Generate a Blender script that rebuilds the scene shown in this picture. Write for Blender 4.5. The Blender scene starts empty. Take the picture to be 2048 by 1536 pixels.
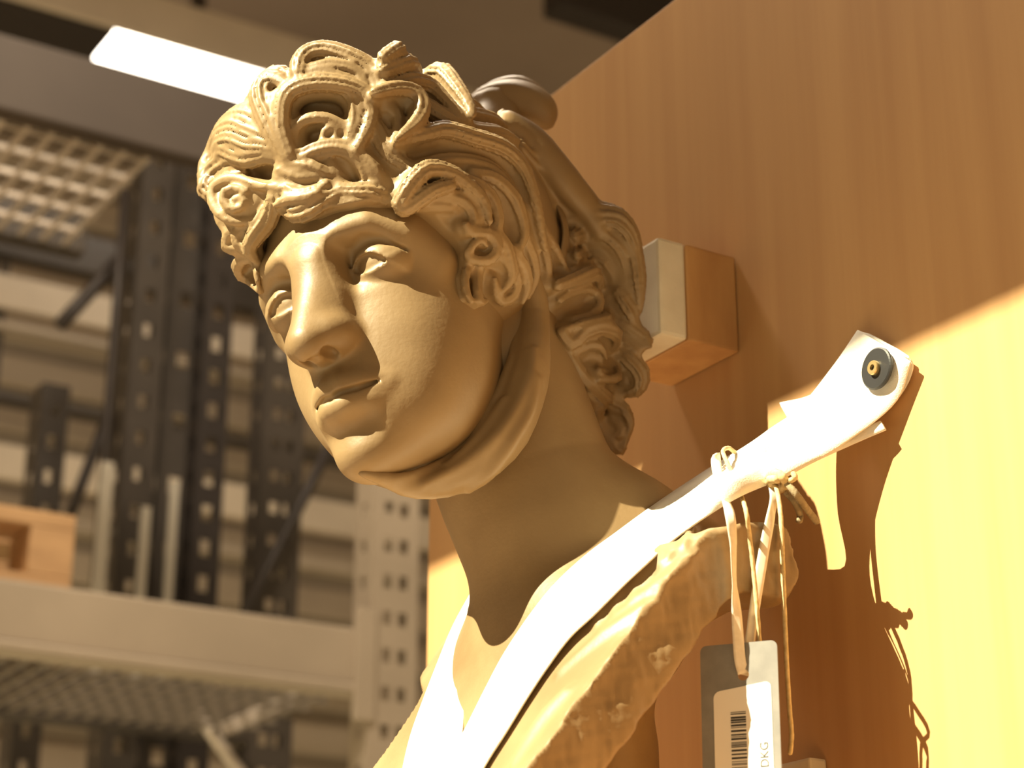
import bpy, bmesh, math, random
import numpy as np
from mathutils import Vector, Matrix
from mathutils.bvhtree import BVHTree

# ------------------------------------------------------------------ camera
FPX = 3990.0                      # focal length in pixels of the 2048 x 1536 frame
TILT = math.radians(20.8)
CAMZ = 1.50
scene = bpy.context.scene
C = scene.collection
cam_d = bpy.data.cameras.new('camera')
cam = bpy.data.objects.new('camera', cam_d)
C.objects.link(cam)
cam.location = (0, 0, CAMZ)
cam.rotation_euler = (math.pi / 2 + TILT, 0, 0)
cam_d.sensor_width = 36.0
cam_d.lens = 36.0 * FPX / 2048.0
cam_d.clip_start = 0.02
cam_d.dof.use_dof = True
cam_d.dof.focus_distance = 1.37
cam_d.dof.aperture_fstop = 6.5
scene.camera = cam

# frame of the crate: N = out of the plywood panel, S = along it (towards the camera side), Z up
Nv = np.array([-.852, -.524, 0.]) / np.linalg.norm([.852, .524])
Sv = np.array([.524, -.852, 0.]) / np.linalg.norm([.852, .524])
Rv = np.array([1., 0, 0])
Uv = np.array([0, -math.sin(TILT), math.cos(TILT)])
Fv = np.array([0, math.cos(TILT), math.sin(TILT)])
CAM = np.array([0, 0, CAMZ])

def ray(px, py):
    d = (px - 1024) / FPX * Rv + (768 - py) / FPX * Uv + Fv
    return d / np.linalg.norm(d)
def nsz(n, s, z):                 # crate coordinates (relative to camera) -> world
    return CAM + n * Nv + s * Sv + np.array([0, 0, z])
def on_n(px, py, n):
    d = ray(px, py); return CAM + d * (n / (d @ Nv))
def on_s(px, py, s):
    d = ray(px, py); return CAM + d * (s / (d @ Sv))
def at_depth(px, py, dep):
    d = ray(px, py); return CAM + d * (dep / (d @ Fv))

# ------------------------------------------------------------------ world, sun, fill light, exposure
world = bpy.data.worlds.new('world'); scene.world = world
world.use_nodes = True
bg = world.node_tree.nodes['Background']
bg.inputs['Color'].default_value = (1.0, 0.70, 0.38, 1)
bg.inputs['Strength'].default_value = 0.345
SUN_NSZ = (-.71, .075, -.70)      # travel direction in crate coordinates
sd = bpy.data.lights.new('sun', 'SUN'); sun = bpy.data.objects.new('sun', sd); C.objects.link(sun)
sv = SUN_NSZ[0] * Nv + SUN_NSZ[1] * Sv + np.array([0, 0, SUN_NSZ[2]])
sv = sv / np.linalg.norm(sv)
sun.rotation_euler = Vector(sv).to_track_quat('-Z', 'Y').to_euler()
sd.energy = 17.5; sd.angle = math.radians(0.3); sd.color = (1.0, 0.90, 0.60)
def area(name, loc, target, sx, sy, power, col):
    d = bpy.data.lights.new(name, 'AREA'); d.shape = 'RECTANGLE'; d.size = sx; d.size_y = sy
    d.energy = power; d.color = col
    o = bpy.data.objects.new(name, d); C.objects.link(o); o.location = loc
    o.rotation_euler = (Vector(target) - Vector(loc)).to_track_quat('-Z', 'Y').to_euler()
    return o
lp = nsz(-.7, -2.3, 3.3)
area('rack_fill_light', tuple(lp), tuple(lp + np.array([0, 0, -1.])), 1.6, 0.2, 115, (1.0, .84, .63))  # unseen fill light, added to brighten the racks behind
vs = scene.view_settings
vs.view_transform = 'Standard'; vs.look = 'None'; vs.gamma = 1.0; vs.use_curve_mapping = False
vs.exposure = 0.0

# ------------------------------------------------------------------ helpers
def obj(name, verts, faces, mat=None, parent=None, smooth=False, **props):
    me = bpy.data.meshes.new(name)
    me.from_pydata([tuple(map(float, v)) for v in verts], [], [tuple(map(int, f)) for f in faces])
    me.update()
    if smooth: me.polygons.foreach_set('use_smooth', [True] * len(me.polygons))
    if mat: me.materials.append(mat)
    o = bpy.data.objects.new(name, me); C.objects.link(o)
    if parent: o.parent = parent
    for k, v in props.items(): o[k] = v
    return o
def obj_np(name, V, Q, mat=None, parent=None, smooth=True, **props):
    me = bpy.data.meshes.new(name)
    nv, nf, k = len(V), len(Q), Q.shape[1]
    me.vertices.add(nv); me.vertices.foreach_set('co', np.ascontiguousarray(V, dtype=np.float32).ravel())
    me.loops.add(nf * k); me.loops.foreach_set('vertex_index', np.ascontiguousarray(Q, dtype=np.int32).ravel())
    me.polygons.add(nf); me.polygons.foreach_set('loop_start', np.arange(0, nf * k, k, dtype=np.int32))
    me.polygons.foreach_set('use_smooth', np.full(nf, smooth, dtype=bool))
    me.update(calc_edges=True); me.validate()
    if mat: me.materials.append(mat)
    o = bpy.data.objects.new(name, me); C.objects.link(o)
    if parent: o.parent = parent
    for kk, v in props.items(): o[kk] = v
    return o
def thing(name, label, cat, loc=(0, 0, 0), group=None, kind=None):
    o = bpy.data.objects.new(name, None); C.objects.link(o)
    o.empty_display_size = .05
    o['label'] = label; o['category'] = cat
    if group: o['group'] = group
    if kind: o['kind'] = kind
    return o
def tag(o, label, cat, group=None):
    o['label'] = label; o['category'] = cat
    if group: o['group'] = group
    return o
BOXF = [(0, 3, 2, 1), (4, 5, 6, 7), (0, 1, 5, 4), (1, 2, 6, 5), (2, 3, 7, 6), (3, 0, 4, 7)]
def box_nsz(n0, n1, s0, s1, z0, z1):
    return [nsz(n, s, z) for z in (z0, z1) for n, s in ((n0, s0), (n0, s1), (n1, s1), (n1, s0))]
def bevel_box(name, verts, mat, parent=None, w=.002, seg=2, **props):
    bm = bmesh.new()
    vv = [bm.verts.new(tuple(v)) for v in verts]
    for f in BOXF: bm.faces.new([vv[i] for i in f])
    bmesh.ops.recalc_face_normals(bm, faces=bm.faces)
    if w: bmesh.ops.bevel(bm, geom=list(bm.edges), offset=w, segments=seg, profile=.6, affect='EDGES')
    me = bpy.data.meshes.new(name); bm.to_mesh(me); bm.free()
    if mat: me.materials.append(mat)
    o = bpy.data.objects.new(name, me); C.objects.link(o)
    if parent: o.parent = parent
    for k, v in props.items(): o[k] = v
    return o

# ------------------------------------------------------------------ materials
def mat_new(name):
    m = bpy.data.materials.new(name); m.use_nodes = True
    nt = m.node_tree; b = nt.nodes['Principled BSDF']
    return m, nt, b
def plain(name, col, rough=.6, metal=0., emit=None, estr=0.):
    m, nt, b = mat_new(name)
    b.inputs['Base Color'].default_value = (*col, 1); b.inputs['Roughness'].default_value = rough
    b.inputs['Metallic'].default_value = metal
    if emit: b.inputs['Emission Color'].default_value = (*emit, 1); b.inputs['Emission Strength'].default_value = estr
    return m
def noisy(name, c1, c2, scale, rough=.6, metal=0., bump=0., bscale=200., stretch=(1, 1, 1), detail=6, lo=.35, hi=.65, extra=None):
    m, nt, b = mat_new(name); N = nt.nodes; L = nt.links
    tc = N.new('ShaderNodeTexCoord'); mp = N.new('ShaderNodeMapping'); mp.inputs['Scale'].default_value = stretch
    L.new(tc.outputs['Object'], mp.inputs['Vector'])
    nz = N.new('ShaderNodeTexNoise'); nz.inputs['Scale'].default_value = scale; nz.inputs['Detail'].default_value = detail
    L.new(mp.outputs[0], nz.inputs['Vector'])
    rp = N.new('ShaderNodeValToRGB'); rp.color_ramp.elements[0].position = lo; rp.color_ramp.elements[1].position = hi
    rp.color_ramp.elements[0].color = (*c1, 1); rp.color_ramp.elements[1].color = (*c2, 1)
    L.new(nz.outputs['Fac'], rp.inputs['Fac']); L.new(rp.outputs[0], b.inputs['Base Color'])
    b.inputs['Roughness'].default_value = rough; b.inputs['Metallic'].default_value = metal
    if bump:
        n2 = N.new('ShaderNodeTexNoise'); n2.inputs['Scale'].default_value = bscale; n2.inputs['Detail'].default_value = 4
        L.new(mp.outputs[0], n2.inputs['Vector'])
        bp = N.new('ShaderNodeBump'); bp.inputs['Strength'].default_value = bump; bp.inputs['Distance'].default_value = .002
        L.new(n2.outputs['Fac'], bp.inputs['Height']); L.new(bp.outputs[0], b.inputs['Normal'])
    return m
M = {}
M['plaster'] = noisy('plaster', (.185, .116, .053), (.320, .220, .114), 9, rough=.47, bump=.10, bscale=260, lo=.3, hi=.7)
M['plywood'] = noisy('plywood', (.45, .248, .102), (.515, .300, .129), 5, rough=.6, bump=.05, bscale=90, stretch=(7, 7, .3), detail=9)
M['wood'] = noisy('wood', (.42, .22, .085), (.58, .34, .14), 6, rough=.6, stretch=(4, 4, 1))
M['foam'] = noisy('foam', (.62, .56, .45), (.70, .64, .52), 30, rough=.9, bump=.1, bscale=400)

# ------------------------------------------------------------------ signed-distance sculpting
class Grid:
    def __init__(s, lo, hi, h):
        s.lo = np.array(lo, float); s.h = h
        s.n = np.ceil((np.array(hi) - s.lo) / h).astype(int) + 1
        s.D = np.full(s.n, 1.0, np.float32)
    def sub(s, lo, hi):
        a = np.clip(np.floor((np.array(lo) - s.lo) / s.h).astype(int), 0, s.n)
        b = np.clip(np.ceil((np.array(hi) - s.lo) / s.h).astype(int) + 1, 0, s.n)
        if (b <= a).any(): return None
        X = [(s.lo[i] + s.h * np.arange(a[i], b[i])).astype(np.float32) for i in range(3)]
        return (slice(a[0], b[0]), slice(a[1], b[1]), slice(a[2], b[2])), X[0][:, None, None], X[1][None, :, None], X[2][None, None, :]
    def op(s, fn, lo, hi, k=0., mode='u', m=None):
        m = (k + 4 * s.h) if m is None else m
        r = s.sub(np.array(lo) - m, np.array(hi) + m)
        if r is None: return
        sl, x, y, z = r
        d = np.asarray(fn(x, y, z), np.float32)
        A = s.D[sl]
        if mode == 'u': R = smin(A, d, k)
        else: R = -smin(-A, d, k)          # subtract
        s.D[sl] = R
def smin(a, b, k):
    if k <= 0: return np.minimum(a, b)
    h = np.maximum(k - np.abs(a - b), 0) / k
    return np.minimum(a, b) - h * h * k * .25
def ell(c, r):
    c = np.array(c, np.float32); r = np.array(r, np.float32)
    def f(x, y, z):
        X = (x - c[0]) / r[0]; Y = (y - c[1]) / r[1]; Z = (z - c[2]) / r[2]
        k0 = np.sqrt(X * X + Y * Y + Z * Z)
        k1 = np.sqrt((X / r[0]) ** 2 + (Y / r[1]) ** 2 + (Z / r[2]) ** 2) + 1e-9
        return k0 * (k0 - 1) / k1
    return f, c - r, c + r
def tube(P, R):
    P = np.array(P, float); R = np.array(R, float) if np.ndim(R) else np.full(len(P), R)
    def f(x, y, z):
        best = None
        for i in range(len(P) - 1):
            a, b = P[i], P[i + 1]; ab = b - a; L2 = ab @ ab + 1e-12
            t = ((x - a[0]) * ab[0] + (y - a[1]) * ab[1] + (z - a[2]) * ab[2]) / L2
            t = np.clip(t, 0, 1)
            d = np.sqrt((x - a[0] - t * ab[0]) ** 2 + (y - a[1] - t * ab[1]) ** 2 + (z - a[2] - t * ab[2]) ** 2) - (R[i] + (R[i + 1] - R[i]) * t)
            best = d if best is None else np.minimum(best, d)
        return best
    return f, (P - R[:, None]).min(0), (P + R[:, None]).max(0)
def surface_nets(D, lo, h):
    s = D < 0
    c = np.zeros(tuple(np.array(D.shape) - 1), np.uint8)
    for i in (0, 1):
        for j in (0, 1):
            for k in (0, 1):
                c += s[i:i + c.shape[0], j:j + c.shape[1], k:k + c.shape[2]]
    I = np.argwhere((c > 0) & (c < 8))
    idx = np.full(c.shape, -1, np.int32); idx[tuple(I.T)] = np.arange(len(I))
    acc = np.zeros((len(I), 3)); cnt = np.zeros(len(I))
    for ax in range(3):
        o1, o2 = [a for a in range(3) if a != ax]
        for u in (0, 1):
            for v in (0, 1):
                A = I.copy(); A[:, o1] += u; A[:, o2] += v
                B = A.copy(); B[:, ax] += 1
                da = D[tuple(A.T)].astype(float); db = D[tuple(B.T)].astype(float)
                x = (da < 0) != (db < 0)
                t = np.where(x, da / np.where(da - db == 0, 1, da - db), 0)
                off = np.zeros((len(I), 3)); off[:, o1] = u; off[:, o2] = v; off[:, ax] = t
                acc[x] += off[x]; cnt[x] += 1
    V = lo + h * (I + acc / cnt[:, None])
    Q = []
    for ax in range(3):
        o1, o2 = [(1, 2), (2, 0), (0, 1)][ax]
        sl0 = [slice(None)] * 3; sl1 = [slice(None)] * 3
        sl0[ax] = slice(0, -1); sl1[ax] = slice(1, None)
        a = s[tuple(sl0)]; b = s[tuple(sl1)]
        E = np.argwhere(a != b)
        ok = (E[:, o1] > 0) & (E[:, o2] > 0) & (E[:, o1] < D.shape[o1] - 1) & (E[:, o2] < D.shape[o2] - 1)
        E = E[ok]
        if not len(E): continue
        def cell(u, v):
            T = E.copy(); T[:, o1] -= u; T[:, o2] -= v; return idx[tuple(T.T)]
        q = np.stack([cell(1, 1), cell(0, 1), cell(0, 0), cell(1, 0)], 1)
        fl = ~a[tuple(E.T)]
        q[fl] = q[fl][:, ::-1]
        Q.append(q)
    return V, np.concatenate(Q)
def catmull(P, n):
    P = np.array(P, float)
    if len(P) == 2: return P[0] + (P[1] - P[0]) * np.linspace(0, 1, n)[:, None]
    Q = np.vstack([2 * P[0] - P[1], P, 2 * P[-1] - P[-2]])
    d = np.linalg.norm(np.diff(P, axis=0), axis=1) ** .5 + 1e-9
    u = np.concatenate([[0], np.cumsum(d)]); t = np.linspace(0, u[-1], n)
    out = []
    for x in t:
        i = min(np.searchsorted(u, x, side='right') - 1, len(P) - 2); w = (x - u[i]) / (u[i + 1] - u[i])
        p0, p1, p2, p3 = Q[i], Q[i + 1], Q[i + 2], Q[i + 3]
        out.append(.5 * (2 * p1 + (p2 - p0) * w + (2 * p0 - 5 * p1 + 4 * p2 - p3) * w * w + (3 * p1 - p0 - 3 * p2 + p3) * w ** 3))
    return np.array(out)

# ------------------------------------------------------------------ bust: head
HEAD_O = CAM + np.array([-0.0823, 1.3487, 0.5681])
HM = np.array([[-.8228, -.5239, -.2202], [.5370, -.8436, .0004], [-.1860, -.1179, .9754]])
HM, _ = np.linalg.qr(HM); HM = HM * np.sign(np.array([HM[0, 0] * -1, HM[1, 1] * -1, HM[2, 2]]))
def hw(P): return np.asarray(P) @ HM.T + HEAD_O            # head local -> world (x+ = statue's right, y forward, z up)
def hl(P): return (np.asarray(P) - HEAD_O) @ HM

def build_face():
    g = Grid((-.10, -.14, -.175), (.10, .155, .16), .00125)
    def both(maker, *a, **kw):
        pass
    def U(p, k): g.op(p[0], p[1], p[2], k, 'u')
    def Sb(p, k): g.op(p[0], p[1], p[2], k, 's')
    def mir(P): P = np.array(P, float); P2 = P.copy(); P2[..., 0] *= -1; return P, P2
    U(ell((0, -.015, .045), (.088, .118, .105)), 0)
    U(ell((-.002, .014, -.040), (.069, .085, .096)), .03)
    U(ell((-.005, .028, -.080), (.055, .067, .050)), .03)
    U(ell((-.003, .081, -.128), (.0245, .0240, .0190)), .026)
    U(ell((-.027, .061, -.104), (.020, .023, .023)), .030)
    U(ell((-.041, .047, -.085), (.020, .026, .028)), .03)
    U(ell((-.002, .069, -.090), (.0265, .041, .031)), .024)
    U(ell((-.037, .041, -.043), (.028, .036, .038)), .035)
    U(ell((.034, .041, -.042), (.024, .032, .035)), .03)
    # brow
    for P in mir([(.009, .098, .012), (.025, .0965, .0235), (.042, .089, .0265), (.058, .071, .017), (.066, .05, .000)]): U(tube(P, [.010, .009, .009, .009, .008]), .022)
    # sockets
    for c in mir((.040, .105, .003)): Sb(ell(c, (.020, .019, .0145)), .014)
    for c in mir((.0225, .108, .001)): Sb(ell(c, (.0085, .020, .0165)), .010)
    # nose
    U(tube([(0, .094, .022), (0, .0995, .002), (0, .1150, -.032), (0, .1262, -.0530)], [.0130, .0130, .0135, .0138]), .016)
    for P in mir([(.006, .092, .008), (.008, .100, -.018), (.0095, .1085, -.045)]): U(tube(P, [.010, .0115, .012]), .012)
    for c in mir((.0140, .1105, -.0490)): U(ell(c, (.0098, .0150, .0095)), .012)
    U(ell((0, .1120, -.0545), (.0105, .0150, .0085)), .008)
    for c in mir((.0092, .1180, -.0620)): Sb(ell(c, (.0040, .0085, .0050)), .003)
    # eyeballs and lids
    for sgn in (1, -1):
        c = (sgn * .0390, .0745, .0010)
        U(ell(c, (.0180, .0165, .0165)), .001)
        s = np.array(c)
        def lid(x, y, z, sgn=sgn, c=c):
            X = (x - c[0]) * sgn; Y = y - c[1]; Z = z - c[2]
            r = np.sqrt((X / 1.12) ** 2 + Y * Y + Z * Z) - .0202
            line = .0056 - 32. * (X + .002) ** 2 - .10 * X
            return np.maximum(np.maximum(r, (line - Z) * .8), -(Y - .001))
        def lidl(x, y, z, sgn=sgn, c=c):
            X = (x - c[0]) * sgn; Y = y - c[1]; Z = z - c[2]
            r = np.sqrt((X / 1.12) ** 2 + Y * Y + Z * Z) - .0190
            line = -.0078 + 17. * X ** 2
            return np.maximum(np.maximum(r, (Z - line) * .8), -(Y - .001))
        b = .024
        g.op(lid, s - b, s + b, .003, 'u'); g.op(lidl, s - b, s + b, .004, 'u')
    for P in mir([(.0215, .0870, .0050), (.0280, .0935, .0130), (.0390, .0958, .0165), (.0500, .0895, .0130), (.0600, .0770, .0040)]): Sb(tube(P, [.001, .0018, .0020, .0018, .001]), .004)
    # mouth
    up = [(-.034, .0905, -.0872), (-.019, .1010, -.0840), (-.007, .1080, -.0825), (-.001, .1078, -.0836), (.005, .1078, -.0825), (.0155, .0985, -.0840), (.0255, .0860, -.0872)]
    U(tube(up, [.003, .0055, .0066, .0064, .0066, .0055, .003]), .008)
    lo_ = [(-.031, .0905, -.0915), (-.017, .0995, -.0985), (-.0065, .1062, -.1000), (.0045, .1058, -.1000), (.0135, .0970, -.0985), (.0235, .0865, -.0915)]
    U(tube(lo_, [.003, .0078, .0098, .0098, .0075, .003]), .009)
    ml = [(-.0365, .0925, -.0866), (-.019, .1075, -.0900), (-.007, .1130, -.0905), (-.001, .1130, -.0918), (.005, .1125, -.0905), (.0155, .1045, -.0900), (.0275, .0885, -.0868)]
    Sb(tube(ml, [.0012, .0020, .0022, .0022, .0022, .0020, .0012]), .003)
    Sb(tube([(-.020, .1120, -.1150), (0, .1200, -.1165), (.020, .1120, -.1150)], [.004, .0062, .004]), .016)
    Sb(tube([(0, .1245, -.066), (0, .1235, -.077)], [.003, .004]), .006)
    return g
plas = M['plaster']
bust = thing('plaster_bust', 'golden ochre plaster bust with curly hair and a cloth band under its chin', 'bust')
bust.location = tuple(nsz(-.72, -1.15, .0))
bust_inv = np.array(bust.location)
def bobj(name, V, Q, mat=plas, parent=None, **kw):
    return obj_np(name, np.asarray(V) - bust_inv, np.asarray(Q), mat, parent or bust, **kw)
g = build_face()
FV, FQ = surface_nets(g.D, g.lo, g.h)
del g
FVw = hw(FV)
if np.linalg.det(HM) < 0: FQ = FQ[:, ::-1]
bobj('head', FVw, FQ)

# ------------------------------------------------------------------ bust: neck and chest
T0 = (-.693, -1.15, .321)
def tw(P):
    P = np.asarray(P, float)
    return CAM + (P[..., :1] + T0[0]) * Nv + (P[..., 1:2] + T0[1]) * Sv + (P[..., 2:] + T0[2]) * np.array([0, 0, 1.])
def a_front(b, c):
    w = np.clip((b / .18) ** 2, 0, 1.2)
    return (.006 - .36 * c) * (1 - w) + (-.031 - .955 * c) * w
def build_torso():
    g = Grid((-.20, -.21, -.30), (.17, .21, .31), .0021)
    def body(a, b, c):
        w = np.clip((b / .18) ** 2, 0, 1.2)
        af = a_front(b, c)
        sl = np.sqrt(1 + (.36 * (1 - w) + .955 * w) ** 2)
        d1 = (a - af) / sl
        th = .075 - .03 * w
        d2 = (af - th - a) / sl
        d3 = c - (.02 + .05 * w + 0 * a)
        d = np.maximum(-smin(-d1, -d2, .015), np.abs(b) - .160)
        d = -smin(-d, -d3, .02)
        return np.maximum(d, -.28 - c)
    g.op(body, (-.2, -.21, -.3), (.17, .21, .22), 0, 'u')
    def U(p, k): g.op(p[0], p[1], p[2], k, 'u')
    U(tube([(-.075, .000, .01), (-.074, .010, .03), (-.041, -.020, .12), (-.021, -.040, .20), (-.015, -.05, .26)], [.062, .073, .065, .066, .062]), .04)
    U(tube([(-.108, .02, .085), (-.116, .08, .046), (-.120, .145, .030)], [.040, .025, .022]), .04)
    U(tube([(-.085, -.05, .085), (-.09, -.11, .05), (-.105, -.15, .03)], [.045, .032, .024]), .04)
    g.op(lambda a, b, c: .180 - np.abs(b) + 0 * a + 0 * c, (-.2, -.21, -.3), (.17, .21, .22), .004, 's') if False else None
    U(tube([(-.13, -.02, .075), (-.138, .03, .068), (-.145, .075, .056)], [.036, .032, .024]), .03)  # hidden back mass, added to raise the shoulder's shadow on the panel
    U(tube([(-.09, -.035, .0), (-.10, -.035, -.06), (-.10, -.035, -.28)], [.05, .05, .052]), .02)
    # flat cut on both sides
    r = g.sub((-1, -1, -1), (1, 1, 1)); sl, a, b, c = r
    lim = .088 + .5 * np.clip(-c - .03, 0, .14) + np.clip(c + .02, 0, 1) * 2
    g.D[sl] = np.maximum(g.D[sl], np.maximum(b - .160, (-b - lim) * .85) + 0 * a)
    g.D[sl] = np.maximum(g.D[sl], -.28 - c + 0 * a + 0 * b)
    return g
g = build_torso()
def tl(P): P = np.asarray(P) - CAM; return np.stack([P @ Nv - T0[0], P @ Sv - T0[1], P[..., 2] - T0[2]], -1)
def bvh(*vq):
    V = []; F = []; o = 0
    for v, q in vq:
        V += [tuple(p) for p in v]; F += [tuple(int(i) + o for i in f) for f in q]; o += len(v)
    return BVHTree.FromPolygons(V, F)
def px_hits(B, pts, h):
    out = []
    for x, y in pts:
        d = ray(x, y); hit, nrm, _, _ = B.ray_cast(Vector(CAM), Vector(d))
        if hit is not None: out.append(np.array(hit) + np.array(nrm) * (h if nrm.dot(Vector(d)) < 0 else -h))
    return out
TV, TQ = surface_nets(g.D, g.lo, g.h)
B0 = bvh((tw(TV), TQ))
for r, k, pts in [(.0035, .006, [(1385,1052),(1372,1078),(1362,1098)]), (.0035, .006, [(1354,1075),(1340,1105),(1330,1125)]), (.004, .007, [(1322,1098),(1308,1135),(1298,1165)]), (.004, .007, [(1288,1128),(1276,1162),(1268,1195)]),
                  (.004, .007, [(1250,1165),(1238,1198),(1230,1225)]), (.004, .007, [(1215,1195),(1204,1226),(1196,1250)]),
                  (.003, .008, [(1460,1042),(1395,1108),(1330,1160),(1270,1205),(1205,1262)]), (.003, .008, [(1290,1212),(1235,1252),(1180,1292),(1120,1345)]), (.004, .012, [(1130,1390),(1080,1450),(1030,1530)])]:
    H = px_hits(B0, pts, -.001)
    if len(H) > 1: p = tube(tl(catmull(H, 10)), np.interp(np.linspace(0, 1, 10), [0, .3, 1], [r * .6, r, r * .4])); g.op(p[0], p[1], p[2], k, 'u')
TV, TQ = surface_nets(g.D, g.lo, g.h); del g
rs = np.random.RandomState(5)
def lump(P, sc, seed):               # smooth random field
    r = np.random.RandomState(seed); out = np.zeros(len(P))
    for _ in range(10):
        k = r.normal(size=3) * sc; out += np.sin(P @ k + r.uniform(0, 6.28))
    return out / 3.2
edge = np.clip((TV[:, 1] - .150) / .010, 0, 1)
TV[:, 1] += np.sign(TV[:, 1]) * edge * (lump(TV, 110, 1) * .0011 + lump(TV, 380, 2) * .0004)
TV[:, 0] += edge * (lump(TV, 160, 3) * .0010 + lump(TV, 420, 4) * .0004)
TVw = tw(TV)
TQ = TQ if np.linalg.det(np.stack([Nv, Sv, [0, 0, 1]], 1)) > 0 else TQ[:, ::-1]
bobj('chest', TVw, TQ)


# ------------------------------------------------------------------ bust: hair mass under the locks
def build_hairbase(fill=(), h=.0025, shrink=0.):
    g = Grid((-.16, -.225, -.16), (.14, .16, .24), h)
    f1, l1, h1 = ell((-.003, -.030, .062), (.108, .136, .122))
    def cap(x, y, z):
        return np.maximum(f1(x, y, z), (.062 + 1.12 * (y - .088) - z) / 1.5)
    g.op(cap, l1, h1, 0, 'u')
    p = ell((-.025, -.110, -.015), (.078, .062, .085)); g.op(p[0], p[1], p[2], .03, 'u')
    for c_, r_ in (((.006, .053, .126), (.078, .062, .068)), ((.056, .072, .078), (.030, .036, .040))):     # forelocks piled over the forehead
        p = ell(c_, np.array(r_) - shrink); g.op(p[0], p[1], p[2], .02, 'u')
    for P, R in fill:
        p = tube(P, R * .92); g.op(p[0], p[1], p[2], .010, 'u')
    return g
g = build_hairbase()
HBV, HBQ = surface_nets(g.D, g.lo, g.h); del g
HBw = hw(HBV)
if np.linalg.det(HM) < 0: HBQ = HBQ[:, ::-1]
B_HAIR = bvh((HBw, HBQ), (FVw[:], FQ[:]))
B_ALL = bvh((HBw, HBQ), (FVw, FQ), (TVw, TQ))
def at_surf(px, py, h, B):
    d = ray(px, py)
    hit, nrm, _, dist = B.ray_cast(Vector(CAM), Vector(d))
    if hit is not None:
        n = np.array(nrm)
        if n @ d > 0: n = -n
        return np.array(hit) + n * h, n
    best = None
    for t in np.linspace(1.0, 1.8, 41):
        p = CAM + d * t
        q, n, _, ds = B.find_nearest(Vector(p))
        if best is None or ds < best[0]: best = (ds, t, np.array(n))
    t0 = best[1]
    for t in np.linspace(t0 - .02, t0 + .02, 9):
        q, n, _, ds = B.find_nearest(Vector(CAM + d * t))
        if ds < best[0]: best = (ds, t, np.array(n))
    n = best[2] - d * .5
    return CAM + d * best[1], n / np.linalg.norm(n)
PXM = FPX / 1.40
def sweep(P, Nn, W, ratio=.7, grooves=5, ga=.10, seg=26, twist=.6, phase=0.):
    n = len(P)
    T = np.gradient(P, axis=0); T /= np.linalg.norm(T, axis=1)[:, None] + 1e-12
    Nn = Nn - (Nn * T).sum(1)[:, None] * T; Nn /= np.linalg.norm(Nn, axis=1)[:, None] + 1e-12
    Bn = np.cross(T, Nn)
    th = np.linspace(0, 2 * math.pi, seg, endpoint=False)
    s = np.linspace(0, 1, n)
    ph = th[None, :] + twist * s[:, None] + phase
    gr = np.abs(np.cos(ph * grooves / 2.0)) if grooves else np.ones_like(ph)
    rad = 1 - ga * 2.0 * (1 - gr) if grooves else gr
    w = np.asarray(W)[:, None]
    V = P[:, None, :] + Bn[:, None, :] * (w * rad * np.cos(th))[:, :, None] + Nn[:, None, :] * (w * ratio * rad * np.sin(th))[:, :, None]
    V = V.reshape(-1, 3)
    i = np.arange(n - 1)[:, None] * seg; j = np.arange(seg)[None, :]; j2 = (j + 1) % seg
    Q = np.stack([i + j, i + j2, i + seg + j2, i + seg + j], -1).reshape(-1, 4)
    V = np.vstack([V, P[0] - T[0] * W[0] * .3, P[-1] + T[-1] * W[-1] * .5]); a, b = n * seg, n * seg + 1
    jj = np.arange(seg); k = (jj + 1) % seg
    c0 = np.stack([k, jj, np.full(seg, a), np.full(seg, a)], 1)
    c1 = np.stack([(n - 1) * seg + jj, (n - 1) * seg + k, np.full(seg, b), np.full(seg, b)], 1)
    return V, Q, np.vstack([c0, c1])[:, :3]
def mesh_sweep(name, P, Nn, W, mat, parent, **kw):
    V, Q, Tr = sweep(P, Nn, W, **kw)
    V = V - bust_inv
    me = bpy.data.meshes.new(name)
    me.from_pydata(V.tolist(), [], Q.tolist() + Tr.tolist()); me.update()
    me.polygons.foreach_set('use_smooth', [True] * len(me.polygons))
    me.materials.append(mat)
    o = bpy.data.objects.new(name, me); C.objects.link(o); o.parent = parent
    return o
def taper(n, root=.55, tip=.22, pw=.7):
    s = np.linspace(0, 1, n)
    return np.minimum(root + (1 - root) * np.clip(s / .3, 0, 1) ** .8, tip + (1 - tip) * np.clip((1 - s) / .45, 0, 1) ** pw)
rng = random.Random(7)
def lock(pts, w, h, ratio=.75, grooves=7, ga=.09, name='lock', parent=None, B=None, tip=.25, root=.55, hs=None, wl=None, curve=False):
    B = B or B_HAIR
    P = []; Nn = []
    for i, (x, y) in enumerate(pts):
        hh = h if hs is None else hs[i]
        p, n = at_surf(x, y, hh / 1000., B); P.append(p); Nn.append(n)
    L = sum(math.dist(pts[i], pts[i + 1]) for i in range(len(pts) - 1))
    n = max(10, int(L / 6))
    P = catmull(P, n); Nn = catmull(Nn, n)
    for _ in range(3): Nn[1:-1] = (Nn[:-2] + Nn[1:-1] + Nn[2:]) / 3
    # smooth depth along the ray so that a lock stays a fluent curve
    D = (P - CAM) @ Fv; D2 = D.copy()
    for _ in range(6): D2[1:-1] = (D2[:-2] + 2 * D2[1:-1] + D2[2:]) / 4
    P = CAM + (P - CAM) * (D2 / D)[:, None]
    W = w / PXM * (taper(n, root, tip) if wl is None else np.interp(np.linspace(0, 1, n), np.linspace(0, 1, len(wl)), wl))
    if curve: return P, Nn, W
    return mesh_sweep(name, P, Nn, W, plas, parent or hair, ratio=ratio, grooves=grooves, ga=ga, twist=rng.uniform(-.5, .8), phase=rng.uniform(0, 1))
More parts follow.
